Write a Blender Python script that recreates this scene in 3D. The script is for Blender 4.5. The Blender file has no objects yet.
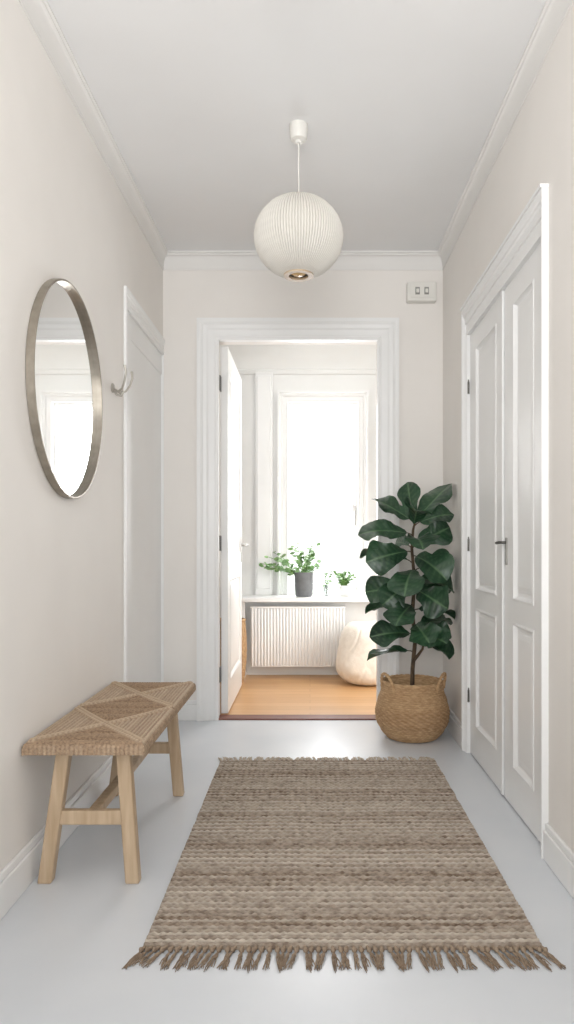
import bpy, math, random
from mathutils import Vector, Matrix, noise
random.seed(7)
XL,XR,YB,ZC=-0.857,0.775,4.143,2.72
YR=-1.2
H=1.02
# ---------------------------------------------------------------- helpers
def lin(c):
    r=[]
    for x in c[:3]:
        x=x/255.0
        r.append(x/12.92 if x<=0.04045 else ((x+0.055)/1.055)**2.4)
    return (r[0],r[1],r[2],1)
def mat(name,c1,c2=None,rough=0.6,metal=0.0,nscale=8,stretch=(1,1,1),bump=0.0,bscale=60,bstretch=(1,1,1),mask=None,detail=4,spec=0.5,contrast=(0.35,0.65),trans=0):
    m=bpy.data.materials.new(name); m.use_nodes=True
    nt=m.node_tree; N=nt.nodes; L=nt.links
    p=N['Principled BSDF']
    p.inputs['Roughness'].default_value=rough
    p.inputs['Metallic'].default_value=metal
    p.inputs['Specular IOR Level'].default_value=spec
    if trans: p.inputs['Transmission Weight'].default_value=trans
    tc=N.new('ShaderNodeTexCoord')
    def nz(scale,st,det):
        mp=N.new('ShaderNodeMapping'); mp.inputs['Scale'].default_value=st
        L.new(tc.outputs['Object'],mp.inputs['Vector'])
        n=N.new('ShaderNodeTexNoise'); n.inputs['Scale'].default_value=scale; n.inputs['Detail'].default_value=det
        L.new(mp.outputs['Vector'],n.inputs['Vector']); return n
    if c2 is None: c2=tuple(max(0,x-4) for x in c1)
    n=nz(nscale,stretch,detail)
    r=N.new('ShaderNodeValToRGB')
    r.color_ramp.elements[0].position=contrast[0]; r.color_ramp.elements[1].position=contrast[1]
    r.color_ramp.elements[0].color=lin(c1); r.color_ramp.elements[1].color=lin(c2)
    L.new(n.outputs['Fac'],r.inputs['Fac'])
    out=r.outputs['Color']
    if mask:
        a=N.new('ShaderNodeAttribute'); a.attribute_name='mask'
        mx=N.new('ShaderNodeMix'); mx.data_type='RGBA'
        L.new(a.outputs['Fac'],mx.inputs[0]); L.new(out,mx.inputs[6]); mx.inputs[7].default_value=lin(mask)
        out=mx.outputs[2]
    L.new(out,p.inputs['Base Color'])
    if bump:
        b=nz(bscale,bstretch,3)
        bn=N.new('ShaderNodeBump'); bn.inputs['Strength'].default_value=bump; bn.inputs['Distance'].default_value=0.004
        L.new(b.outputs['Fac'],bn.inputs['Height']); L.new(bn.outputs['Normal'],p.inputs['Normal'])
    return m
class G:
    def __init__(s): s.v=[]; s.f=[]; s.m=[]
    def add(s,vs,fs,m=None):
        o=len(s.v); s.v+= [tuple(x) for x in vs]; s.f+=[tuple(i+o for i in f) for f in fs]
        s.m+= (m if m else [0.0]*len(vs)); return s
    def box(s,x0,x1,y0,y1,z0,z1):
        vs=[(x,y,z) for x in (x0,x1) for y in (y0,y1) for z in (z0,z1)]
        return s.add(vs,[(0,1,3,2),(4,6,7,5),(0,4,5,1),(2,3,7,6),(0,2,6,4),(1,5,7,3)])
    def tube(s,pts,r,seg=8,cap=True):
        pts=[Vector(p) for p in pts]; n=len(pts)
        rs=r if isinstance(r,(list,tuple)) else [r]*n
        up=None; vs=[]
        for i,p in enumerate(pts):
            t=(pts[min(i+1,n-1)]-pts[max(i-1,0)]).normalized()
            if up is None:
                up=Vector((0,0,1)) if abs(t.z)<0.9 else Vector((1,0,0))
            sd=t.cross(up)
            if sd.length<1e-5: sd=t.orthogonal()
            sd.normalize(); up=sd.cross(t).normalized()
            for k in range(seg):
                a=2*math.pi*k/seg
                vs.append(p+sd*math.cos(a)*rs[i]+up*math.sin(a)*rs[i])
        fs=[(i*seg+k,i*seg+(k+1)%seg,(i+1)*seg+(k+1)%seg,(i+1)*seg+k) for i in range(n-1) for k in range(seg)]
        if cap: fs+=[tuple(range(seg-1,-1,-1)),tuple((n-1)*seg+k for k in range(seg))]
        return s.add(vs,fs)
    def revolve(s,prof,c,seg=48,disp=None,axis='z',closed=False,capb=False,capt=False,ys=1.0):
        vs=[];ms=[]
        n=len(prof)
        for i,(r,z) in enumerate(prof):
            for k in range(seg):
                a=2*math.pi*k/seg; rr=r
                mk=0.0
                if disp:
                    d=disp(i,a,r,z)
                    if isinstance(d,tuple): d,mk=d
                    rr=r+d
                if axis=='z': q=(c[0]+rr*math.cos(a),c[1]+rr*math.sin(a),c[2]+z)
                else: q=(c[0]+z,c[1]+rr*ys*math.cos(a),c[2]+rr*math.sin(a))
                vs.append(q);ms.append(mk)
        fs=[(i*seg+k,i*seg+(k+1)%seg,((i+1)%n)*seg+(k+1)%seg,((i+1)%n)*seg+k) for i in range(n if closed else n-1) for k in range(seg)]
        if capb: fs.append(tuple(range(seg-1,-1,-1)))
        if capt: fs.append(tuple((n-1)*seg+k for k in range(seg)))
        return s.add(vs,fs,ms)
ORG={}
def mk(name,g,material,org=(0,0,0),parent=None,smooth=None,bevel=0,recalc=True,label=None,category=None,kind=None,group=None):
    if parent is not None: org=ORG[parent.name]
    me=bpy.data.meshes.new(name)
    me.from_pydata([(v[0]-org[0],v[1]-org[1],v[2]-org[2]) for v in g.v],[],g.f)
    if any(g.m):
        a=me.attributes.new('mask','FLOAT','POINT'); a.data.foreach_set('value',g.m)
    me.validate()
    if recalc:
        import bmesh
        bm=bmesh.new(); bm.from_mesh(me); bmesh.ops.recalc_face_normals(bm,faces=bm.faces); bm.to_mesh(me); bm.free()
    me.materials.append(material)
    if smooth is not None:
        me.shade_smooth(); me.set_sharp_from_angle(angle=math.radians(smooth))
    ob=bpy.data.objects.new(name,me); bpy.context.scene.collection.objects.link(ob)
    if parent is not None: ob.parent=parent
    else: ob.location=org
    ORG[ob.name]=org
    if bevel:
        b=ob.modifiers.new('bevel','BEVEL'); b.width=bevel; b.segments=2; b.limit_method='ANGLE'
    if label: ob['label']=label
    if category: ob['category']=category
    if kind: ob['kind']=kind
    if group: ob['group']=group
    return ob
def empty(name,org,label,category,group=None):
    e=bpy.data.objects.new(name,None); e.empty_display_size=0.05
    bpy.context.scene.collection.objects.link(e); e.location=org; ORG[e.name]=tuple(org)
    e['label']=label; e['category']=category
    if group: e['group']=group
    return e
S='structure'
# ---------------------------------------------------------------- materials
M_wall=mat('wall_paint',(242,238,233),(239,235,230),rough=0.75,nscale=3,bump=0.05,bscale=220)
M_ceil=mat('ceiling_paint',(243,243,243),(240,240,240),rough=0.8,nscale=2,bump=0.03,bscale=200)
M_crown=mat('crown_paint',(237,235,232),(234,232,229),rough=0.7,nscale=2)
M_trim=mat('white_gloss_paint',(246,246,245),(243,243,242),rough=0.35,nscale=3)
M_floor=mat('painted_floor',(223,226,230),(216,220,225),rough=0.33,nscale=2.5,bump=0.06,bscale=9)
M_white=mat('white_room_paint',(244,244,242),(241,241,239),rough=0.7,nscale=3)
M_bronze=mat('brushed_bronze',(166,158,146),(148,141,130),rough=0.42,metal=0.75,nscale=20,stretch=(1,1,1))
M_steel=mat('brushed_steel',(186,184,180),(160,158,154),rough=0.3,metal=0.9)
M_hook=mat('satin_nickel',(200,196,188),(184,180,172),rough=0.35,metal=0.6)
M_dark=mat('dark_metal',(110,108,104),(90,88,84),rough=0.4,metal=0.8)
M_mirror=mat('mirror_silver',(245,246,246),(245,246,246),rough=0.01,metal=1.0)
M_wood=mat('light_beech_wood',(204,181,152),(184,158,128),rough=0.5,nscale=6,stretch=(8,8,0.8),detail=6,bump=0.08,bscale=40,bstretch=(5,5,0.5))
M_cord=mat('woven_paper_cord',(166,138,110),(120,95,74),rough=0.85,nscale=130,mask=(222,202,176),bump=0.3,bscale=300)
M_rug=mat('woven_jute_wool',(168,152,136),(116,99,85),rough=0.95,nscale=70,stretch=(0.6,1.0,1),detail=8,contrast=(0.38,0.62),mask=(222,213,200),bump=0.6,bscale=320,bstretch=(0.5,1,1),spec=0.1)
M_tassel=mat('jute_fringe',(172,154,134),(126,108,92),rough=0.95,nscale=40,spec=0.1)
M_tassel2=mat('pale_jute_fringe',(214,203,188),(184,169,152),rough=0.95,nscale=40,spec=0.1)
M_seagrass=mat('woven_seagrass',(212,178,138),(178,142,102),rough=0.85,nscale=35,stretch=(1,1,4),mask=(136,100,68),bump=0.4,bscale=160)
M_leaf=mat('fiddle_leaf',(50,86,58),(26,54,38),rough=0.32,nscale=5,mask=(104,136,96),spec=0.5)
M_stem=mat('bark',(98,80,60),(70,56,44),rough=0.8,nscale=30,bump=0.4,bscale=80)
M_soil=mat('soil',(52,42,34),(32,26,22),rough=1,nscale=60,bump=1,bscale=90)
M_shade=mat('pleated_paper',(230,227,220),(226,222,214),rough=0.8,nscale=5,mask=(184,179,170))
M_bulb=mat('amber_bulb_glass',(214,180,128),(196,160,108),rough=0.25,nscale=5)
M_brass=mat('aged_wood_ring',(196,174,146),(176,152,124),rough=0.5)
M_herb=mat('light_green_leaf',(122,158,92),(82,122,66),rough=0.5,nscale=12)
M_pot=mat('grey_stoneware',(118,120,122),(104,106,108),rough=0.6,nscale=15)
M_potw=mat('white_stoneware',(225,225,222),(214,214,210),rough=0.4)
M_glass=mat('clear_glass',(235,240,240),rough=0.05,trans=0.9)
M_boucle=mat('boucle_fabric',(238,231,220),(229,221,209),rough=0.95,nscale=30,bump=0.4,bscale=90)
M_thresh=mat('reddish_threshold_wood',(134,82,64),(108,62,48),rough=0.5,nscale=8,stretch=(1,8,1))
M_plastic=mat('ivory_plastic',(236,234,228),(233,231,225),rough=0.4)
M_grey=mat('grey_plastic',(150,149,144),(142,141,136),rough=0.5)
M_pane=bpy.data.materials.new('window_glass'); M_pane.use_nodes=True
nt=M_pane.node_tree; nt.nodes.remove(nt.nodes['Principled BSDF'])
t_=nt.nodes.new('ShaderNodeBsdfTransparent'); gl=nt.nodes.new('ShaderNodeBsdfGlossy'); gl.inputs['Roughness'].default_value=0.02
ms_=nt.nodes.new('ShaderNodeMixShader'); ms_.inputs[0].default_value=0.06
nt.links.new(t_.outputs[0],ms_.inputs[1]); nt.links.new(gl.outputs[0],ms_.inputs[2]); nt.links.new(ms_.outputs[0],nt.nodes['Material Output'].inputs['Surface'])
M_oak=bpy.data.materials.new('oak_planks'); M_oak.use_nodes=True
nt=M_oak.node_tree; p=nt.nodes['Principled BSDF']; p.inputs['Roughness'].default_value=0.35
tc=nt.nodes.new('ShaderNodeTexCoord'); br=nt.nodes.new('ShaderNodeTexBrick')
br.inputs['Scale'].default_value=1.0; br.inputs['Brick Width'].default_value=1.6; br.inputs['Row Height'].default_value=0.09
br.inputs['Mortar Size'].default_value=0.0012
br.inputs['Color1'].default_value=lin((228,184,134)); br.inputs['Color2'].default_value=lin((214,166,114)); br.inputs['Mortar'].default_value=lin((180,136,94))
nt.links.new(tc.outputs['Object'],br.inputs['Vector'])
nn=nt.nodes.new('ShaderNodeTexNoise'); mp=nt.nodes.new('ShaderNodeMapping'); mp.inputs['Scale'].default_value=(2,30,1)
nt.links.new(tc.outputs['Object'],mp.inputs['Vector']); nt.links.new(mp.outputs['Vector'],nn.inputs['Vector']); nn.inputs['Scale'].default_value=2
rp=nt.nodes.new('ShaderNodeValToRGB'); rp.color_ramp.elements[0].color=lin((214,206,198)); rp.color_ramp.elements[1].color=(1,1,1,1)
nt.links.new(nn.outputs['Fac'],rp.inputs['Fac'])
mx=nt.nodes.new('ShaderNodeMix'); mx.data_type='RGBA'; mx.blend_type='MULTIPLY'; mx.inputs[0].default_value=0.8
nt.links.new(br.outputs['Color'],mx.inputs[6]); nt.links.new(rp.outputs['Color'],mx.inputs[7]); nt.links.new(mx.outputs[2],p.inputs['Base Color'])
# ---------------------------------------------------------------- room shell
T=0.10
YW=5.75
RX0,RX1=-1.7,1.5
mk('floor',G().box(XL-0.2,XR+0.2,YR,YB+0.005,-0.1,0),M_floor,kind=S,label='pale grey painted hallway floor')
mk('floor',G().box(RX0,RX1,YB+T-0.005,YW+0.05,-0.1,0),M_oak,kind=S,label='light oak plank floor')
mk('threshold',G().box(-0.536,0.396,YB+0.0,YB+T+0.0,-0.05,0.008),M_thresh,kind=S,label='reddish wood threshold strip').name='trim_9'
mk('ceiling',G().box(XL-0.2,XR+0.2,YR,YB+T,ZC,ZC+0.1),M_ceil,kind=S,label='white painted ceiling')
mk('ceiling',G().box(RX0,RX1,YB+T,YW+0.15,ZC,ZC+0.1),M_white,kind=S,label='white ceiling of the sunlit room')
DO=(-0.536,0.396,2.215)
g=G(); g.box(XL-0.15,DO[0],YB,YB+T,0,ZC); g.box(DO[1],XR+0.15,YB,YB+T,0,ZC); g.box(DO[0],DO[1],YB,YB+T,DO[2],ZC)
mk('wall_back',g,M_wall,kind=S,label='warm white wall around the doorway')
LO=(3.325,YB,2.13); RO=(2.362,3.49,2.06)
g=G(); g.box(XL-0.15,XL,YR,LO[0],0,ZC); g.box(XL-0.15,XL,LO[0],LO[1],LO[2],ZC)
mk('wall_left',g,M_wall,kind=S,label='warm white hallway wall')
g=G(); g.box(XR,XR+0.15,YR,RO[0],0,ZC); g.box(XR,XR+0.15,RO[1],YB,0,ZC); g.box(XR,XR+0.15,RO[0],RO[1],RO[2],ZC)
mk('wall_right',g,M_wall,kind=S,label='warm white hallway wall')
WO=(-0.178,0.388,0.66,2.176)
g=G(); g.box(RX0,WO[0],YW,YW+0.15,0,ZC); g.box(WO[1],RX1,YW,YW+0.15,0,ZC); g.box(WO[0],WO[1],YW,YW+0.15,0,WO[2]); g.box(WO[0],WO[1],YW,YW+0.15,WO[3],ZC)
mk('wall_window',g,M_white,kind=S,label='white wall with window')
mk('wall_side',G().box(RX0-0.1,RX0,YB+T,YW+0.15,0,ZC),M_white,kind=S,label='white side wall')
mk('wall_side',G().box(RX1,RX1+0.1,YB+T,YW+0.15,0,ZC),M_white,kind=S,label='white side wall')
g=G(); g.box(RX0,XL-0.15,YB,YB+T,0,ZC); g.box(XR+0.15,RX1,YB,YB+T,0,ZC)
mk('wall_inner',g,M_white,kind=S,label='white partition wall')
def usweep(prof,y0,yb,xl,xr):
    g=G(); vs=[]; n=len(prof)
    for k in range(4):
        for pr,z in prof:
            if k==0: vs.append((xl+pr,y0,z))
            elif k==1: vs.append((xl+pr,yb-pr,z))
            elif k==2: vs.append((xr-pr,yb-pr,z))
            else: vs.append((xr-pr,y0,z))
    fs=[(k*n+i,k*n+(i+1)%n,(k+1)*n+(i+1)%n,(k+1)*n+i) for k in range(3) for i in range(n)]
    g.add(vs,fs); return g
cp=[(0,ZC-0.100),(0.005,ZC-0.100),(0.007,ZC-0.093),(0.005,ZC-0.089)]
for i in range(9):
    a=i/8*math.pi/2
    cp.append((0.006+0.024*(1-math.cos(a)),ZC-0.086+0.062*math.sin(a)))
cp+=[(0.032,ZC-0.022),(0.032,ZC-0.013),(0.038,ZC-0.010),(0.038,ZC),(0,ZC)]
mk('trim_1',usweep(cp,YR,YB,XL,XR),M_crown,kind=S,smooth=50,label='white plaster crown moulding')
cp2=[(0,2.40),(0.015,2.40),(0.02,2.43),(0.01,2.44),(0.03,2.52),(0.08,2.6),(0.14,2.66),(0.14,2.72),(0,2.72)]
mk('trim_2',usweep(cp2,YB+T,YW,RX0,RX1),M_white,kind=S,smooth=35,label='white plaster crown moulding')
def casing(u0,u1,zt,mapf,prof,kt=1.0,z0=0.0):
    g=G(); vs=[]; n=len(prof)
    for k in range(4):
        for d,pr in prof:
            u,z=[(u0-d,z0),(u0-d,zt+d*kt),(u1+d,zt+d*kt),(u1+d,z0)][k]
            vs.append(mapf(u,pr,z))
    fs=[(k*n+i,k*n+(i+1)%n,(k+1)*n+(i+1)%n,(k+1)*n+i) for k in range(3) for i in range(n)]
    fs+=[tuple(range(n)),tuple(3*n+i for i in range(n))]
    g.add(vs,fs); return g
def cprof(w,t=0.03):
    return [(-0.004,-0.03),(-0.004,0.4*t),(0.036*w,0.5*t),(0.11*w,0.5*t),(0.15*w,0.33*t),(0.45*w,0.4*t),(0.54*w,0.6*t),(0.7*w,0.66*t),(0.74*w,t*0.8),(0.83*w,t),(w,t),(w,0.0),(0.5*w,0.0),(0.3*w,0.0),(0.0,0.0)]
mapB=lambda u,p,z:(u,YB-p,z); mapR=lambda u,p,z:(XR-p,u,z); mapL=lambda u,p,z:(XL+p,u,z)
mk('trim_3',casing(DO[0],DO[1],DO[2],mapB,cprof(0.12,0.03)),M_trim,kind=S,label='white moulded doorway casing')
def sprof(w,t):
    return [(-0.004,-0.03),(-0.004,0.35*t),(0.10*w,0.45*t),(0.16*w,0.25*t),(0.34*w,0.25*t),(0.36*w,0.5*t),(0.42*w,0.5*t),(0.46*w,0.4*t),(0.60*w,0.45*t),(0.64*w,0.7*t),(0.74*w,0.7*t),(0.78*w,0.85*t),(0.88*w,t),(w,t),(w,0.0),(0.5*w,0.0),(0.3*w,0.0),(0.0,0.0)]
g=casing(RO[0],RO[1],RO[2],mapR,sprof(0.050,0.022),kt=2.6)
zh=RO[2]+0.050*2.6
g.box(XR-0.028,XR,RO[0]-0.053,RO[1]+0.053,zh-0.008,zh+0.004)
mk('trim_4',g,M_trim,kind=S,label='white stepped double-door casing')
g=casing(LO[0],LO[1],LO[2],mapL,sprof(0.055,0.013),kt=1.5)
g.v=[(v[0],min(v[1],YB+0.01),v[2]) for v in g.v]
mk('trim_5',g,M_trim,kind=S,label='white moulded door casing')
mapW=lambda u,p,z:(u,YW-p,z)
mk('trim_6',casing(WO[0],WO[1],WO[3],mapW,cprof(0.085,0.050),z0=0.617),M_trim,kind=S,label='white window casing')
g=G(); g.box(-0.44,-0.30,YW-0.035,YW,0.617,2.41); g.box(-0.425,-0.315,YW-0.045,YW-0.03,0.67,2.38)
mk('trim_7',g,M_trim,kind=S,bevel=0.004,label='white wall pilaster')
def bb(name,boxes):
    g=G()
    for b in boxes: g.box(*b)
    mk(name,g,M_trim,kind=S,bevel=0.004,label='white painted baseboard')
def bseg(side,a,b):
    if side=='l': return [(XL,XL+0.018,a,b,0,0.095),(XL,XL+0.012,a,b,0.095,0.118)]
    if side=='r': return [(XR-0.018,XR,a,b,0,0.095),(XR-0.012,XR,a,b,0.095,0.118)]
    return [(a,b,YB-0.018,YB,0,0.095),(a,b,YB-0.012,YB,0.095,0.118)]
bb('baseboard_left',bseg('l',YR,LO[0]-0.055))
bb('baseboard_right',bseg('r',YR,RO[0]-0.050)+bseg('r',RO[1]+0.050,YB))
bb('baseboard_back',bseg('b',XL,DO[0]-0.12)+bseg('b',DO[1]+0.12,XR-0.018))
bb('baseboard_window',[(RX0,RX1,YW-0.02,YW,0,0.09)])
# ---------------------------------------------------------------- doors
def leafgeo(w,h,t,panels,mapf):
    g=G(); r=0.015
    V=[];F=[]
    def q(a,b,c,d):
        o=len(V); V.extend([a,b,c,d]); F.append((o,o+1,o+2,o+3))
    g0=G().box(0,w,-t,-r,0,h)
    xs=sorted(set([0,w]+[p[0] for p in panels]+[p[1] for p in panels])); zs=sorted(set([0,h]+[p[2] for p in panels]+[p[3] for p in panels]))
    for i in range(len(xs)-1):
        for j in range(len(zs)-1):
            cx=(xs[i]+xs[i+1])/2; cz=(zs[j]+zs[j+1])/2
            if any(p[0]<cx<p[1] and p[2]<cz<p[3] for p in panels): continue
            q((xs[i],0,zs[j]),(xs[i+1],0,zs[j]),(xs[i+1],0,zs[j+1]),(xs[i],0,zs[j+1]))
    q((0,0,0),(0,0,h),(0,-r,h),(0,-r,0)); q((w,0,0),(w,0,h),(w,-r,h),(w,-r,0)); q((0,0,h),(w,0,h),(w,-r,h),(0,-r,h)); q((0,0,0),(w,0,0),(w,-r,0),(0,-r,0))
    pf=[(0,0),(0.002,0.003),(0.008,0.004),(0.011,-0.002),(0.016,-r+0.006),(0.020,-r+0.003),(0.032,-r+0.003),(0.037,-r+0.007),(0.056,-0.005)]
    for (a,b,c,d) in panels:
        rings=[]
        for off,y in pf: rings.append([(a+off,y,c+off),(b-off,y,c+off),(b-off,y,d-off),(a+off,y,d-off)])
        for k in range(len(rings)-1):
            for e in range(4):
                q(rings[k][e],rings[k][(e+1)%4],rings[k+1][(e+1)%4],rings[k+1][e])
        q(*rings[-1])
    g0.add(V,F)
    g.add([mapf(*v) for v in g0.v],g0.f); return g
def hinge(parent,c,r=0.006,l=0.07):
    mk('hinge',G().revolve([(r,-l/2),(r,l/2)],c,12,capb=True,capt=True).revolve([(r*0.6,l/2),(r*0.6,l/2+0.01)],c,10,capt=True),M_dark,parent=parent,smooth=40,label='dark metal hinge')
fx=XR+0.010
ym=2.868; zt=RO[2]-0.004
def dblmap(y0): return lambda x,y,z:(fx-y,y0+x,z+0.006)
h=zt-0.008
for nm,y0,y1,hy in (('door_1',RO[0]+0.004,ym-0.0015,RO[0]+0.004),('door_2',ym+0.0015,RO[1]-0.004,RO[1]-0.004)):
    w=y1-y0
    ob=mk(nm,leafgeo(w,h,0.04,[(0.125,w-0.125,0.80,h-0.10),(0.125,w-0.125,0.15,0.715)],dblmap(y0)),M_trim,kind=S,org=(fx,y0,0.0),label='white panelled cupboard door leaf')
    for z in (0.28,1.02,1.79): hinge(ob,(fx-0.008,hy,z),0.005,0.06)
    if nm=='door_1':
        g=G().box(fx-0.005,fx,ym-0.035-0.010,ym-0.035+0.010,0.94,1.05)
        mk('escutcheon',g,M_steel,parent=ob,bevel=0.002,label='steel keyhole plate')
        g=G().tube([(fx-0.004,ym-0.035,1.03),(fx-0.022,ym-0.035,1.03),(fx-0.028,ym-0.03,1.03),(fx-0.030,ym-0.02,1.03),(fx-0.030,ym+0.012,1.028)],[0.0055,0.0055,0.0055,0.006,0.006],10)
        mk('handle',g,M_dark,parent=ob,smooth=50,label='small dark steel lever handle')
    if nm=='door_2':
        mk('rebate_strip',G().box(fx-0.010,fx,ym+0.0015,ym+0.03,0.01,h),M_trim,parent=ob,bevel=0.003)
mk('trim_8',G().box(XR+0.05,XR+0.14,RO[0],RO[1],0,RO[2]),M_trim,kind=S,label='closet back board')
fl=XL-0.010
g=G().box(fl-0.04,fl,LO[0]+0.002,LO[1],0.004,LO[2]-0.003)
g.box(fl,fl+0.004,LO[0]+0.002,LO[0]+0.11,0.004,LO[2]-0.003)
g.box(fl,fl+0.004,LO[0]+0.11,LO[1],LO[2]-0.12,LO[2]-0.003)
g.box(fl,fl+0.004,LO[0]+0.11,LO[1],0.004,0.2)
mk('door_3',g,M_trim,kind=S,org=(fl,LO[0],0),bevel=0.002,label='plain white door')
fo=DO[0]+0.045; w=0.86; hh=DO[2]-0.02; y0=YB+T+0.012
ob=mk('door_4',leafgeo(w,hh,0.04,[(0.11,w-0.11,0.95,hh-0.13),(0.11,w-0.11,0.18,0.8)],lambda x,y,z:(fo+y,y0+x,z+0.012)),M_trim,kind=S,org=(fo,y0,0),label='white panelled door standing open')
for z in (0.25,1.03,1.98):
    mk('hinge',G().box(DO[0]-0.001,DO[0]+0.006,YB+T-0.035,YB+T+0.012,z-0.045,z+0.045),M_dark,parent=ob,bevel=0.001,label='dark metal hinge')
g=G().tube([(fo,y0+w-0.06,1.02),(fo+0.04,y0+w-0.06,1.02),(fo+0.045,y0+w-0.075,1.02),(fo+0.045,y0+w-0.17,1.02)],0.009,10)
g.box(fo,fo+0.006,y0+w-0.08,y0+w-0.04,0.9,1.08)
mk('handle',g,M_steel,parent=ob,smooth=50,label='steel lever handle with plate')
# ---------------------------------------------------------------- window
g=G(); a,b,c,d=WO
fw=0.045
for (x0,x1,z0,z1) in ((a,a+fw,c,d),(b-fw,b,c,d),(a+fw,b-fw,c,c+fw),(a+fw,b-fw,d-fw,d)): g.box(x0,x1,YW+0.03,YW+0.10,z0,z1)
win=mk('window_1',g,M_trim,kind=S,bevel=0.005,org=(0.1,YW+0.05,c),label='tall white framed window, bright daylight outside')
mk('pane',G().box(a+fw,b-fw,YW+0.072,YW+0.076,c+fw,d-fw),M_pane,parent=win,label='clear window pane')
g=G().box(b-0.034,b-0.016,YW+0.022,YW+0.03,1.24,1.34).tube([(b-0.025,YW+0.025,1.29),(b-0.025,YW+0.0,1.29),(b-0.025,YW-0.005,1.27),(b-0.025,YW-0.005,1.18)],0.007,8)
mk('handle',g,M_steel,parent=win,smooth=50,label='steel window handle')
mk('trim_10',G().box(-0.62,0.9,YW-0.33,YW,0.583,0.617),M_trim,kind=S,bevel=0.006,label='white window sill ledge')
mk('trim_11',G().box(-0.56,-0.50,YW-0.30,YW,0,0.583),M_trim,kind=S,bevel=0.004,label='white support panel under the sill')
mk('trim_12',G().box(-0.50,0.9,YW-0.16,YW-0.02,0.0,0.583),M_white,kind=S,label='white panel behind the radiator')
# radiator
rad=empty('radiator',(-0.1,5.5,0),'white ribbed panel radiator under the window sill','radiator')
g=G(); x0,x1=-0.455,0.27; n=30
g.box(x0,x1,5.46,5.53,0.085,0.54)
for i in range(n):
    x=x0+(i+0.5)*(x1-x0)/n
    g.revolve([(0.004,0.09),(0.0095,0.105),(0.0095,0.52),(0.004,0.535)],(x,5.458,0),10,capb=True,capt=True)
g.box(x0-0.004,x1+0.004,5.447,5.54,0.535,0.548)
mk('radiator_body',g,M_trim,parent=rad,smooth=40)
mk('bracket',G().box(x0+0.08,x0+0.11,5.53,5.59,0.42,0.47),M_trim,parent=rad)
mk('bracket',G().box(x1-0.11,x1-0.08,5.53,5.59,0.42,0.47),M_trim,parent=rad)
mk('valve',G().tube([(x1+0.004,5.52,0.17),(x1+0.03,5.52,0.17),(x1+0.035,5.52,0.15),(x1+0.035,5.52,0.0)],0.008,10).revolve([(0.014,0.16),(0.018,0.17),(0.018,0.20),(0.012,0.21)],(x1+0.03,5.52,0),14,capb=True,capt=True),M_steel,parent=rad,smooth=40,label='steel radiator valve')
# ---------------------------------------------------------------- pouf
def superprof(R,Hh,n=28,e=2.6):
    pr=[]
    for i in range(n+1):
        t=-math.pi/2+math.pi*i/n
        cr=max(1e-4,abs(math.cos(t))**(2/e)); sz=math.copysign(abs(math.sin(t))**(2/e),math.sin(t))
        pr.append((R*cr,Hh/2+sz*Hh/2))
    return pr
PX,PY=0.44,5.22
pf=empty('pouf',(PX,PY,0),'cream slumped fabric bean bag pouf beside the radiator','pouf')
def pd(i,a,r,z):
    k=r/0.24
    fo_=noise.noise(Vector((math.cos(a)*1.6+5,math.sin(a)*1.6,z*4.5+3)))
    return k*(-0.022*max(0,z/0.45)**1.4 + 0.016*noise.noise(Vector((math.cos(a)*1.4,math.sin(a)*1.4,z*4))) - 0.006*max(0,1-abs(fo_)/0.14)**1.2+0.014*math.exp(-((z-0.12)/0.10)**2))
g=G().revolve(superprof(0.240,0.470,n=90,e=3.4),(PX,PY,0.0),180,disp=pd,capb=True,capt=True)
g.v=[(x,PY+(y-PY)*0.8,z+ (-0.016*math.exp(-((x-PX+0.03)/0.09)**2)+0.010*noise.noise(Vector((x*6,y*6,0))))*max(0,z-0.2)*4) for x,y,z in g.v]
mk('cushion_body',g,M_boucle,parent=pf,smooth=80)
# ---------------------------------------------------------------- storage basket
def basket_disp(seg,rows_amp=0.004):
    def f(i,a,r,z):
        wv=math.sin(a*seg/2)*math.sin(i*math.pi/2+0.8)
        return (rows_amp*wv, max(0,-wv)*0.4)
    return f
BXs,BYs=-0.592,5.30
sb=empty('storage_basket',(BXs,BYs,0),'tan woven storage basket by the open door','basket')
pr=[(0.100+0.016*math.sin(i/40*math.pi)+0.008*i/40,0.46*i/40) for i in range(41)]
pr+= [(0.100,0.46),(0.094,0.3),(0.094,0.02)]
mk('basket_body',G().revolve(pr,(BXs,BYs,0),72,disp=lambda i,a,r,z: basket_disp(36,0.003)(i,a,r,z) if i<40 else 0,capb=True,capt=True),M_seagrass,parent=sb,smooth=70)
mk('rim',G().tube([(BXs+0.106*math.cos(t*math.pi/16),BYs+0.106*math.sin(t*math.pi/16),0.462) for t in range(33)],0.009,8),M_seagrass,parent=sb,smooth=60)
# ---------------------------------------------------------------- potted fig
BX,BY=0.543,3.78
fig=empty('potted_fiddle_leaf_fig',(BX,BY,0),'tall fiddle leaf fig with dark green leaves in a belly basket','plant')
key=[(0,0.132),(0.04,0.164),(0.09,0.190),(0.14,0.195),(0.20,0.180),(0.25,0.163),(0.295,0.160)]
def kint(z):
    for (a,b),(c,d) in zip(key,key[1:]):
        if a<=z<=c:
            t=(z-a)/(c-a); t=t*t*(3-2*t)*0.5+t*0.5; return b+(d-b)*t
    return key[-1][1]
rows=84
pr=[(kint(0.295*i/rows),0.004+0.291*i/rows) for i in range(rows+1)]
def bd(i,a,r,z):
    row=i/3.0; ph=(int(row)%2)*math.pi
    ring=abs(math.sin(row*math.pi))
    wv=math.sin(a*45+ph)
    if 0.075<z<0.165:
        wv=math.sin(a*30+ z*300); d=0.0045*wv*ring
        return (d,0.18+0.30*(wv<0))
    return (0.003*ring+0.0022*wv*ring, 0.25*(1-ring)+0.12*(wv<0))
pr+=[(0.150,0.290),(0.148,0.24),(0.130,0.02)]
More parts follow.
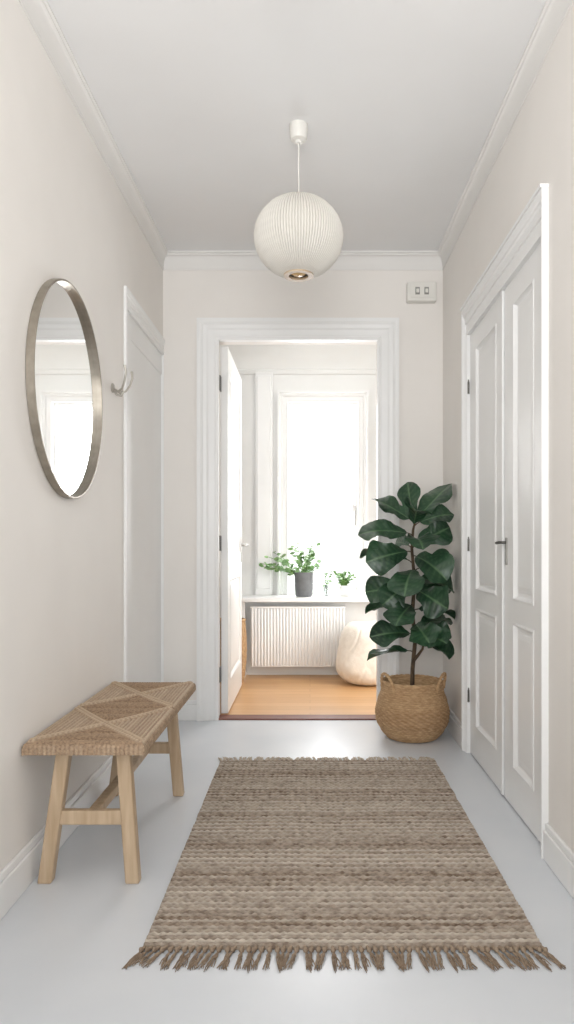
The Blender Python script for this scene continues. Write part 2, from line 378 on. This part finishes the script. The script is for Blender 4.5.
bk=mk('planter_basket',G().revolve(pr,(BX,BY,0),270,disp=lambda i,a,r,z: bd(i,a,r,z) if i<=rows else 0,capb=True,capt=True),M_seagrass,parent=fig,smooth=80,label='woven seagrass belly basket with two loop handles')
g=G()
for o in (0,math.pi):
    g.tube([(BX+0.157*math.cos(t*math.pi/40),BY+0.157*math.sin(t*math.pi/40),0.297+0.003*math.sin(t*1.3+o)) for t in range(81)],0.0065,8)
mk('rim',g,M_seagrass,parent=bk,smooth=60)
for sgn in (-1,1):
    g=G(); ring=[]
    for i in range(25):
        u=math.pi*i/24
        th=-math.pi/2+sgn*math.radians(62)+ sgn*0.33*math.cos(u)
        rr=0.163+0.012*math.sin(u)
        ring.append(Vector((BX+rr*math.cos(th),BY+rr*math.sin(th),0.265+0.085*math.sin(u))))
    for ph in (0,2.1,4.2):
        g.tube([p+Vector((0.0045*math.cos(i*0.9+ph),0,0.0045*math.sin(i*0.9+ph))) for i,p in enumerate(ring)],0.005,6)
    mk('handle',g,M_seagrass,parent=bk,smooth=60,label='twisted rope handle')
mk('soil',G().revolve([(0.0005,0.256),(0.08,0.252),(0.146,0.246)],(BX,BY,0),32,disp=None),M_soil,parent=fig)
trunk=[(BX,BY,0.24),(BX+0.002,BY,0.36),(BX+0.014,BY-0.005,0.50),(BX+0.002,BY,0.66),(BX+0.012,BY,0.84),(BX-0.002,BY,1.00),(BX+0.005,BY,1.10),(BX+0.015,BY,1.14)]
def tp(z):
    for a,b in zip(trunk,trunk[1:]):
        if a[2]<=z<=b[2]: return Vector(a).lerp(Vector(b),(z-a[2])/(b[2]-a[2]))
    return Vector(trunk[-1])
WID=[(0,0.05),(.06,.28),(.16,.46),(.30,.56),(.42,.64),(.56,.88),(.68,1.0),(.79,.94),(.88,.70),(.95,.38),(1,.02)]
def wf(t):
    for (a,b),(c,d) in zip(WID,WID[1:]):
        if a<=t<=c: return b+(d-b)*(t-a)/(c-a)
    return 0.05
def bigleaf(g,base,az,el,L,W,droop,face):
    d=Vector((math.cos(az)*math.cos(el),math.sin(az)*math.cos(el),math.sin(el)))
    nt_=Vector((0.7*random.uniform(-1,1),-face,1)).normalized()
    side=d.cross(nt_)
    if side.length<0.2: side=d.cross(Vector((1,0,0.3)))
    side.normalize()
    p=Vector(base); n=24; K=9; vs=[];ms=[]
    ph=random.uniform(0,6); amp=random.uniform(0.009,0.018); cup=random.uniform(0.10,0.45); fr=random.uniform(8,14)
    tw=random.uniform(-1.0,1.0)/n
    for i in range(n+1):
        t=i/n
        nrm=side.cross(d).normalized()
        for k in range(-K,K+1):
            s=k/K; w=wf(t)*W/2
            w*=1+0.07*math.sin(t*fr*1.3+ph+(2 if s>0 else 0))
            vein=0.0
            z=abs(s)*w*cup + amp*math.sin(t*fr+ph+ (1.5 if s>0 else 0))*s*s*min(1,t*3)*min(1,(1-t)*6)
            vv=(t*7-abs(s)*1.1)%1.0
            z+=-0.003*math.exp(-((vv-0.5)/0.16)**2)*(1 if k else 0)
            if k==0: z-=0.002; vein=0.75
            elif abs(vv-0.5)<0.10: vein=0.22
            vs.append(p+side*s*w+nrm*z); ms.append(vein)
        rot=Matrix.Rotation(-droop/n*(0.4+1.2*t),3,side)
        p=p+d*L/n; d=(rot@d).normalized()
        side=Matrix.Rotation(tw,3,d)@side
    c=2*K+1
    g.add(vs,[(i*c+k,i*c+k+1,(i+1)*c+k+1,(i+1)*c+k) for i in range(n) for k in range(c-1)],ms)
fg=G(); sg=G()
sg.tube(trunk,[0.012,0.0115,0.011,0.010,0.009,0.008,0.007,0.005],10)
br=[tp(0.40),(BX+0.03,BY-0.02,0.44),(BX+0.05,BY-0.03,0.47),(BX+0.06,BY-0.03,0.51)]
sg.tube(br,[0.009,0.008,0.007,0.005],8)
D=math.radians
spec=[
(1.14,24,50,0.27,0.20,6,2.2),(1.13,172,42,0.26,0.18,25,1.7),(1.125,115,74,0.20,0.14,12,1.2),(1.12,-28,26,0.19,0.15,40,1.6),
(1.10,270,45,0.20,0.16,70,0.6),(1.07,190,8,0.26,0.19,42,1.4),(1.03,285,12,0.21,0.19,80,0.7),(1.00,-8,28,0.21,0.16,32,1.6),(0.98,207,-14,0.24,0.19,45,1.5),(0.96,310,-10,0.23,0.19,62,1.0),
(0.92,180,16,0.26,0.17,58,0.6),(0.89,255,-14,0.23,0.20,60,0.8),(0.88,3,14,0.21,0.16,45,1.1),(0.84,335,-15,0.22,0.18,50,1.2),(0.83,215,-24,0.22,0.17,42,1.4),
(0.78,295,-18,0.23,0.19,50,0.8),(0.76,182,8,0.26,0.16,52,0.7),(0.75,-3,22,0.20,0.14,60,0.5),
(0.70,245,-12,0.21,0.18,52,0.8),(0.67,335,-4,0.22,0.18,50,0.9),(0.65,178,20,0.25,0.13,60,0.35),(0.60,285,-10,0.20,0.17,55,0.6),(0.58,0,10,0.20,0.15,50,0.6),
(0.54,205,10,0.23,0.14,50,0.6),(0.50,320,2,0.20,0.16,46,0.7),(0.45,188,5,0.26,0.12,32,0.4),
(1.00,110,20,0.18,0.13,40,0.2),(0.76,65,15,0.17,0.14,40,0.2)]
for z,az,el,L,W,dr,fc in spec:
    b=tp(z); azr=D(az+random.uniform(-10,10)); e=D(el+random.uniform(-8,8))
    pl=0.034
    q=b+Vector((math.cos(azr)*math.cos(e),math.sin(azr)*math.cos(e),math.sin(e)+0.3))*pl
    reach=(XR-0.015-q.x)/max(0.05,math.cos(azr)*math.cos(e)) if math.cos(azr)>0.05 else 9
    L2=min(L*random.uniform(0.88,1.04),max(0.15,reach*1.05))
    sg.tube([b,b.lerp(q,0.5)+Vector((0,0,0.003)),q],[0.004,0.003,0.0025],6)
    bigleaf(fg,q,azr,e,L2,W,D(dr),fc)
for az,el,L,W,dr in ((-10,30,0.13,0.12,50),(285,15,0.18,0.15,60)):
    q=Vector(br[-1])+Vector((math.cos(D(az))*0.02,math.sin(D(az))*0.02,0.02))
    sg.tube([br[-1],q],[0.004,0.003],6)
    bigleaf(fg,q,D(az),D(el),L,W,D(dr),0.7)
fg.v=[(min(v[0],XR-0.008),min(v[1],YB-0.03),v[2]) for v in fg.v]
mk('stem',sg,M_stem,parent=fig,smooth=60)
mk('foliage',fg,M_leaf,parent=fig,smooth=75,recalc=False,label='large glossy dark green violin-shaped leaves')
# ---------------------------------------------------------------- rug
RXa,RXb,RYa,RYb=-0.422,0.589,1.79,3.335
rug=empty('rug',((RXa+RXb)/2,(RYa+RYb)/2,0),'brown and beige striped handwoven rug with knotted fringe on the floor','rug')
nx,ny=280,800; NR=98; rw=(RYb-RYa)/NR
g=G(); vs=[];ms=[]
rowtone={}
rr=random.Random(3)
for i in range(NR+20):
    rowtone[i]=max(0.02,min(0.85,0.36+0.15*(1 if i%2 else -1)+0.13*math.sin(i*0.42+1.2)+rr.uniform(-0.15,0.15)))
def rz(x,y):
    r_=(y-RYa)/rw; i=int(r_); ph=(i%2)*math.pi
    a=abs(math.sin(r_*math.pi))**0.6
    return 0.003+0.0110*a+0.0016*math.sin(x*300+ph)*a+0.0022*noise.noise(Vector((x*70,y*70,0)))*a+0.002*noise.noise(Vector((x*4,y*4,5)))
for j in range(ny+1):
    y=RYa+(RYb-RYa)*j/ny
    ex=0.004*noise.noise(Vector((0,y*14,0))); ex2=0.004*noise.noise(Vector((3,y*14,0)))
    for i in range(nx+1):
        s=i/nx; x=RXa+ex+(RXb-RXa+ex2-ex)*s
        edge=(i in (0,nx) or j in (0,ny))
        ey=0.005*noise.noise(Vector((x*6,0 if j<ny/2 else 9,1)))
        yy=y+0.003*noise.noise(Vector((x*3,y*2,4)))
        q_=max(0,(yy-RYa)/rw*0.999); ri=int(q_)
        gr=abs(math.sin(q_*math.pi))**0.6
        k=(rowtone[ri]+0.18*noise.noise(Vector((x*5,ri*3.7,0)))+0.30*noise.noise(Vector((x*60,ri*3.7,2))))*(0.04+0.96*gr)
        vs.append((x,y+ey,0.001 if edge else rz(x,yy)));ms.append(max(0.001,min(1,k)))
g.add(vs,[(j*(nx+1)+i,j*(nx+1)+i+1,(j+1)*(nx+1)+i+1,(j+1)*(nx+1)+i) for j in range(ny) for i in range(nx)],ms)
mk('rug_body',g,M_rug,parent=rug,smooth=80,recalc=False)
def tasselset(material,nv):
    out=[]
    for v in range(nv):
        g=G(); Lt=0.062+0.012*random.random(); bx=random.uniform(-0.009,0.009)
        g.tube([(0,0.012,0.006),(0,-0.002,0.0075),(bx*0.1,-0.012,0.0070)],[0.0034,0.0045,0.0048],8)
        g.tube([(bx*0.1,-0.009,0.007),(bx*0.12,-0.0150,0.0090),(bx*0.2,-0.021,0.007)],[0.0030,0.0074,0.0030],8)
        for k in range(8):
            a=(k-3.5)/3.5
            c1=random.uniform(-0.005,0.005)
            e=a*0.0068+bx+random.uniform(-0.004,0.004); l=Lt*random.uniform(0.75,1.12)
            m1=random.uniform(-0.003,0.003)
            g.tube([(bx*0.15,-0.017,0.006),(bx*0.35+a*0.003+m1,-0.019-l*0.3,0.0055+0.0018*(k%2)),(bx*0.7+a*0.0048-m1+c1,-0.019-l*0.65,0.004+0.0015*(k%3)),(e,-0.019-l,0.0024)],[0.0016,0.0016,0.0014,0.0009],5)
        out.append(mk('tassel',g,material,parent=rug,smooth=60))
    return out
oc=Vector(ORG[rug.name])
n=58
for end,material in ((0,M_tassel),(1,M_tassel2)):
    first=tasselset(material,7)
    for ob in first: ob.data.transform(Matrix.Translation(oc))
    for i in range(n):
        x=RXa+0.006+(RXb-RXa-0.012)*i/(n-1)
        if i<7: ob=first[i]
        else:
            ob=first[(i*5+i//4)%7].copy(); bpy.context.scene.collection.objects.link(ob); ob.parent=rug
        fan=(i/(n-1)-0.5)*0.5
        if end==0:
            ob.location=(x-oc.x,RYa-oc.y,0); ob.rotation_euler=(0,0,fan*1.3+random.uniform(-0.2,0.2)-(0.1 if i<3 else 0))
        else:
            ob.location=(x-oc.x,RYb-oc.y,0); ob.rotation_euler=(0,0,math.pi-fan*0.3+random.uniform(-0.35,0.35)); ob.scale=(1.0,0.85,1.0)
# ---------------------------------------------------------------- bench
SX0,SX1,SY0,SY1,SZ=-0.846,-0.490,2.095,3.03,0.437
bn=empty('bench',((SX0+SX1)/2,(SY0+SY1)/2,0),'light wood bench with woven cord seat standing against the wall','bench')
cx,cy=(SX0+SX1)/2,(SY0+SY1)/2; ax,ay=(SX1-SX0)/2,(SY1-SY0)/2
thick=0.026; R=0.012; pitch=0.0135
st=0.0020
nx=int((2*ax+2*thick)/st); ny=int((2*ay+2*thick)/st)
def fold(s,a):
    e=abs(s)-(a-R)
    if e<=0: return s,0.0,0.0
    arc=R*math.pi/2
    if e<arc:
        t=e/R; return math.copysign(a-R+R*math.sin(t),s),R*(1-math.cos(t)),math.sin(t)
    return math.copysign(a,s),R+(e-arc),1.0
vs=[];ms=[]
NP=2.0
SW=0.016
for j in range(ny+1):
    ty=-(ay+thick)+(2*ay+2*thick)*j/ny
    Y,dy,sy=fold(ty,ay)
    for i in range(nx+1):
        tx=-(ax+thick)+(2*ax+2*thick)*i/nx
        X,dx,sx=fold(tx,ax)
        dn=max(dx,dy); top=dn<R
        u=(min(max(ty,-ay),ay)+ay)/(2*ay)*NP; fu=u-math.floor(u)
        tri=fu
        v=(min(max(tx,-ax),ax)+ax)/(2*ax)
        lenp=2*ay/NP; nd=1/math.hypot(1/(2*ax),1/lenp)
        d1=(v-tri)*nd; d2=(v-(1-tri))*nd
        seam=min(abs(d1),abs(d2)); sd_=d1 if abs(d1)<abs(d2) else d2
        if d1*d2<0:
            ph=ty/pitch; cid=math.floor(ph); zone=0.0
        else:
            ph=tx/pitch; cid=math.floor(ph)+500; zone=0.36
        inner=abs(tx)<ax-0.010 and abs(ty)<ay-0.010
        side_=False
        if abs(tx)>ax-0.004: ph=ty/pitch; cid=math.floor(ph); zone=0.14; side_=True
        elif abs(ty)>ay-0.004: ph=tx/pitch; cid=math.floor(ph); zone=0.14; side_=True
        c_=abs(math.sin(ph*math.pi))**0.7
        tw_=abs(math.sin(((tx*0.8+ty)/0.008)*math.pi))
        hgt=0.0058*c_+0.0012*tw_*c_
        if side_: hgt*=0.5
        tn=(((cid*7919)%13)/13*0.18+zone)*(0.12+0.88*c_)+0.05*tw_  # tone drops between cords: groove shade put into the colour
        if seam<SW and inner and not side_:
            b_=abs(math.sin((ty*1.0/0.0145 + abs(sd_)/SW*0.9)*math.pi))
            prof=abs(math.sin(abs(sd_)/SW*math.pi))**0.6
            hgt=0.0055+0.006*b_*prof; tn=0.18+0.50*b_*prof
        sag=-0.006*max(0,1-(tx/ax)**2)*max(0,1-(ty/ay)**2)
        px=X+math.copysign(hgt*sx,tx); py=Y+math.copysign(hgt*sy,ty)
        vs.append((cx+px,cy+py,SZ-dn+(hgt*(1-max(sx,sy)) if top else 0)+sag-0.005)); ms.append(max(0.001,tn))
g=G().add(vs,[(j*(nx+1)+i,j*(nx+1)+i+1,(j+1)*(nx+1)+i+1,(j+1)*(nx+1)+i) for j in range(ny) for i in range(nx)],ms)
mk('seat',g,M_cord,parent=bn,smooth=80,recalc=False,label='tan woven cord seat in geometric pattern')
zb=SZ-thick+0.003
g=G()
for x in (SX0+0.02,SX1-0.02): g.box(x-0.012,x+0.012,SY0+0.012,SY1-0.012,zb-0.006,zb+0.008)
for y in (SY0+0.025,SY1-0.025): g.box(SX0+0.02,SX1-0.02,y-0.012,y+0.012,zb-0.006,zb+0.008)
mk('seat_frame',g,M_wood,parent=bn,bevel=0.003)
LYn,LYf=2.155,2.90
def legpt(side,t):
    if side<0: return -0.800+0.055*t
    return -0.535-0.033*t
for y,ys in ((LYn,0.02),(LYf,-0.02)):
    for sd in (-1,1):
        g=G(); vs=[]
        for t,z in ((0,0.0),(1,zb)):
            x=legpt(sd,t); w=0.021; yy=y+ys*t*0.6
            for a_,b_ in ((-1,-1),(1,-1),(1,1),(-1,1)): vs.append((x+a_*w,yy+b_*0.019,z))
        g.add(vs,[(0,1,2,3),(7,6,5,4),(0,4,5,1),(1,5,6,2),(2,6,7,3),(3,7,4,0)])
        mk('leg',g,M_wood,parent=bn,bevel=0.005,label='splayed light wood leg')
    zc=0.195; tt=zc/zb; yy=y+ys*tt*0.6
    mk('crossbar',G().box(legpt(-1,tt)+0.015,legpt(1,tt)-0.015,yy-0.012,yy+0.012,zc-0.022,zc+0.022),M_wood,parent=bn,bevel=0.004)
mk('stretcher',G().box(-0.682,-0.648,LYn+0.015,LYf-0.015,0.195-0.014,0.195+0.014),M_wood,parent=bn,bevel=0.004)
# ---------------------------------------------------------------- mirror
MY,MZ,MR=2.492,1.557,0.374
mir=empty('wall_mirror',(XL,MY,MZ),'round mirror with thin bronze metal frame hanging on the wall','mirror')
g=G().revolve([(MR-0.004,0.0),(MR,0.002),(MR,0.026),(MR-0.002,0.028),(MR-0.006,0.028),(MR-0.008,0.026),(MR-0.008,0.006),(MR-0.02,0.0)],(XL,MY,MZ),160,axis='x',closed=True,ys=0.95)
mk('frame',g,M_bronze,parent=mir,smooth=40,label='thin bronze metal frame')
mk('glass',G().revolve([(MR-0.007,0.002),(MR-0.007,0.008)],(XL,MY,MZ),128,axis='x',capb=True,capt=True,ys=0.95),M_mirror,parent=mir,label='silver mirror glass')
# ---------------------------------------------------------------- coat hook
hy,hz=3.08,1.70
hk=empty('coat_hook',(XL,hy,hz),'satin nickel double coat hook on the wall','hook')
mk('mounting_plate',G().revolve([(0.0005,0.0),(0.02,0.0),(0.02,0.006),(0.014,0.010),(0.0005,0.010)],(XL,hy,hz),24,axis='x'),M_hook,parent=hk,smooth=40)
def arc(ysn):
    return [(XL+0.006,hy,hz-0.005),(XL+0.03,hy+ysn*0.012,hz-0.018),(XL+0.052,hy+ysn*0.03,hz-0.008),(XL+0.066,hy+ysn*0.045,hz+0.02),(XL+0.074,hy+ysn*0.055,hz+0.055),(XL+0.07,hy+ysn*0.06,hz+0.085)]
for sgn in (-1,1):
    mk('hook_prong',G().tube(arc(sgn),[0.0055,0.0055,0.005,0.005,0.005,0.006],10),M_hook,parent=hk,smooth=60)
mk('hook_prong',G().tube([(XL+0.006,hy,hz-0.008),(XL+0.02,hy,hz-0.03),(XL+0.04,hy,hz-0.034),(XL+0.05,hy,hz-0.015)],0.005,10),M_hook,parent=hk,smooth=60)
# ---------------------------------------------------------------- switch box
sx0,sx1,sz0,sz1=0.560,0.728,2.425,2.536
sw=empty('switch_box',((sx0+sx1)/2,YB,sz0),'cream surface-mounted switch box with two small switches high on the wall','switch')
mk('housing',G().box(sx0,sx1,YB-0.055,YB,sz0,sz1).box(sx0+0.06,sx1-0.06,YB-0.02,YB,sz1,sz1+0.012),M_plastic,parent=sw,bevel=0.006)
mk('face_plate',G().box(sx0+0.014,sx1-0.014,YB-0.059,YB-0.053,sz0+0.016,sz1-0.016),M_plastic,parent=sw,bevel=0.002,label='cream face plate')
for xx in (sx0+0.058,sx1-0.058):
    mk('switch_slot',G().box(xx-0.013,xx+0.013,YB-0.061,YB-0.057,sz0+0.034,sz1-0.034),M_grey,parent=sw,bevel=0.001,label='small grey switch recess')
    mk('toggle_switch',G().box(xx-0.008,xx+0.008,YB-0.067,YB-0.060,sz0+0.044,sz0+0.066),M_plastic,parent=sw,bevel=0.002)
# ---------------------------------------------------------------- pendant lamp
LX,LY,LZ=-0.046,2.88,2.266
lamp=empty('pendant_lamp',(LX,LY,ZC),'white pleated paper globe pendant lamp hanging from the ceiling','lamp')
mk('canopy',G().revolve([(0.0005,-0.074),(0.012,-0.074),(0.014,-0.064),(0.031,-0.060),(0.035,-0.054),(0.038,0.0)],(LX,LY,ZC),32),M_plastic,parent=lamp,smooth=35,label='white ceiling canopy')
mk('cord',G().tube([(LX,LY,ZC-0.07),(LX,LY,LZ+0.15)],0.0028,8),M_plastic,parent=lamp,smooth=60)
pr=[]
n=56; T1=161
for i in range(n+1):
    t=math.radians(8)+(math.radians(T1)-math.radians(8))*i/n
    pr.append((0.177*math.sin(t),0.161*math.cos(t)))
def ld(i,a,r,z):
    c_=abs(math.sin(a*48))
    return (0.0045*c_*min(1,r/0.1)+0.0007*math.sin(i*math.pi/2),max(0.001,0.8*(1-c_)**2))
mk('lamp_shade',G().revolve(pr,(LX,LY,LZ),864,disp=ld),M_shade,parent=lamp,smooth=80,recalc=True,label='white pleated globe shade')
rb=0.177*math.sin(math.radians(T1)); zb2=0.161*math.cos(math.radians(T1))
mk('shade_ring',G().revolve([(rb+0.003,zb2+0.003),(rb+0.003,zb2-0.006),(rb-0.018,zb2-0.006),(rb-0.018,zb2+0.003)],(LX,LY,LZ),48,closed=True),M_brass,parent=lamp,smooth=40,label='thin brown ring at the shade opening')
mk('shade_ring',G().revolve([(0.026,0.158),(0.026,0.168),(0.004,0.170),(0.004,0.158)],(LX,LY,LZ),32,closed=True),M_plastic,parent=lamp,smooth=40)
mk('bulb',G().revolve([(0.0005,-0.157),(0.02,-0.155),(0.034,-0.145),(0.039,-0.120),(0.03,-0.08),(0.017,-0.055),(0.015,0.0)],(LX,LY,LZ),28),M_bulb,parent=lamp,smooth=60,label='amber glass bulb')
mk('lamp_socket',G().revolve([(0.02,-0.02),(0.02,0.06),(0.004,0.07),(0.003,0.16)],(LX,LY,LZ),20),M_plastic,parent=lamp,smooth=60)
# ---------------------------------------------------------------- sill plants
def sprig(sg,fg,base,az,lean,L,n,sz,r):
    pts=[];p=Vector(base);d=Vector((math.cos(az)*math.sin(lean),math.sin(az)*math.sin(lean),math.cos(lean)))
    for i in range(9):
        pts.append(p.copy()); p=p+d*L/8; d=(d+Vector((math.cos(az),math.sin(az),-0.35))*0.07).normalized()
    sg.tube(pts,0.0022,5)
    for i in range(n):
        t=0.25+0.75*i/(n-1); q=pts[min(8,int(t*8))]
        a=r.uniform(0,6.28); e=r.uniform(-0.3,0.9)
        dd=Vector((math.cos(a)*math.cos(e),math.sin(a)*math.cos(e),math.sin(e))); sd=dd.cross(Vector((0,-0.8,1))).normalized(); s=sz*r.uniform(0.7,1.2)
        vs=[q,q+dd*s*0.35+sd*s*0.40,q+dd*s*0.8+sd*s*0.34,q+dd*s*1.1,q+dd*s*0.8-sd*s*0.34,q+dd*s*0.35-sd*s*0.40]
        fg.add(vs,[(0,1,2,3),(0,3,4,5)])
PZ=0.617
r=random.Random(5)
pl=empty('potted_herb',(-0.047,5.57,PZ),'leafy green plant in a grey pot on the window sill','plant')
mk('pot',G().revolve([(0.0005,0.0),(0.06,0.0),(0.066,0.01),(0.078,0.185),(0.076,0.19),(0.070,0.188),(0.068,0.16),(0.0005,0.16)],(-0.047,5.57,PZ),40),M_pot,parent=pl,smooth=40,label='grey stoneware pot')
sg=G();fg=G()
for i in range(22):
    az=r.uniform(0,6.28)
    if i<8: az=math.pi+r.uniform(-0.5,0.5)
    lean=r.uniform(0.6,1.2) if i<8 else r.uniform(0.05,0.8)
    L=r.uniform(0.24,0.36) if i<8 else r.uniform(0.18,0.33)
    sprig(sg,fg,(-0.047+0.02*math.cos(az),5.57+0.02*math.sin(az),PZ+0.15),az,lean,L,9,0.042,r)
cl=lambda v:(min(v[0],0.085),min(v[1],YW-0.06),v[2])
fg.v=[cl(v) for v in fg.v]; sg.v=[cl(v) for v in sg.v]
mk('stem',sg,M_herb,parent=pl); mk('foliage',fg,M_herb,parent=pl,recalc=False)
pl=empty('potted_succulent',(0.268,5.57,PZ),'small green plant in a white pot on the window sill','plant')
mk('pot',G().revolve([(0.0005,0.0),(0.036,0.0),(0.04,0.006),(0.05,0.085),(0.046,0.088),(0.044,0.07),(0.0005,0.07)],(0.268,5.57,PZ),32),M_potw,parent=pl,smooth=40,label='small white pot')
sg=G();fg=G()
for i in range(20):
    az=r.uniform(0,6.28); sprig(sg,fg,(0.268,5.57,PZ+0.065),az,r.uniform(0.1,0.55),r.uniform(0.08,0.15),7,0.032,r)
cl2=lambda v:(max(v[0],0.180),v[1],v[2])
mk('stem',G().add([cl2(v) for v in sg.v],sg.f),M_herb,parent=pl); mk('foliage',G().add([cl2(v) for v in fg.v],fg.f),M_herb,parent=pl,recalc=False)
vz=empty('bud_vase',(0.130,5.57,PZ),'small clear glass bud vase with a green sprig on the sill','vase')
mk('vase_body',G().revolve([(0.0005,0.0),(0.024,0.0),(0.028,0.01),(0.026,0.06),(0.012,0.09),(0.011,0.12),(0.014,0.125),(0.010,0.12),(0.010,0.09),(0.022,0.058),(0.022,0.012),(0.0005,0.008)],(0.130,5.57,PZ),28),M_glass,parent=vz,smooth=50)
sg=G();fg=G()
for i in range(3): sprig(sg,fg,(0.130,5.57,PZ+0.02),r.uniform(0,6.28),0.03,0.21,6,0.03,r)
mk('sprig',G().add([(min(max(v[0],0.090),0.172),v[1],v[2]) for v in sg.v+fg.v],sg.f+[tuple(i+len(sg.v) for i in f) for f in fg.f]),M_herb,parent=vz,recalc=False)
# ---------------------------------------------------------------- light
w=bpy.data.worlds.new('world'); bpy.context.scene.world=w; w.use_nodes=True
bg=w.node_tree.nodes['Background']; bg.inputs[0].default_value=(0.97,0.985,1.0,1); bg.inputs[1].default_value=1.7
def area(name,loc,rot,sx,sy,pw,col=(1,1,1),spread=180,target=None):
    l=bpy.data.lights.new(name,'AREA'); l.shape='RECTANGLE'; l.size=sx; l.size_y=sy; l.energy=pw; l.color=col; l.spread=math.radians(spread)
    o=bpy.data.objects.new(name,l); bpy.context.scene.collection.objects.link(o); o.location=loc
    if target: o.rotation_euler=(Vector(target)-Vector(loc)).to_track_quat('-Z','Y').to_euler()
    else: o.rotation_euler=rot
    return o
area('window_daylight',(0.105,YW+0.35,1.45),(-math.pi/2,0,0),1.2,1.9,104,(0.99,0.99,1.0))
area('room_fill',(0.0,4.42,2.6),(math.radians(48),0,0),1.6,0.3,4.0,(1,0.99,0.97))  # unseen fill added above the doorway to brighten the far room
area('room_side_fill',(1.15,4.42,0.75),None,0.5,1.0,6,(1,0.98,0.95),spread=100,target=(-0.1,5.5,0.2))  # fill added out of view behind the wall, aimed below the sill
area('hall_rear_fill',(0,-1.0,1.6),(math.pi/2+0.42,0,0),1.5,1.8,29,(1.0,0.995,0.99),spread=115)  # soft unseen fill added behind the camera to brighten the hall
# ---------------------------------------------------------------- camera
cam=bpy.data.cameras.new('camera'); co=bpy.data.objects.new('camera',cam); bpy.context.scene.collection.objects.link(co)
co.location=(0,0,H); co.rotation_euler=(math.pi/2,0,0)
cam.sensor_width=36; cam.lens=25.0; cam.shift_x=-23/1024; cam.shift_y=33/1024; cam.clip_start=0.05
bpy.context.scene.camera=co
bpy.context.scene.view_settings.view_transform='Standard'
bpy.context.scene.view_settings.exposure=0.0
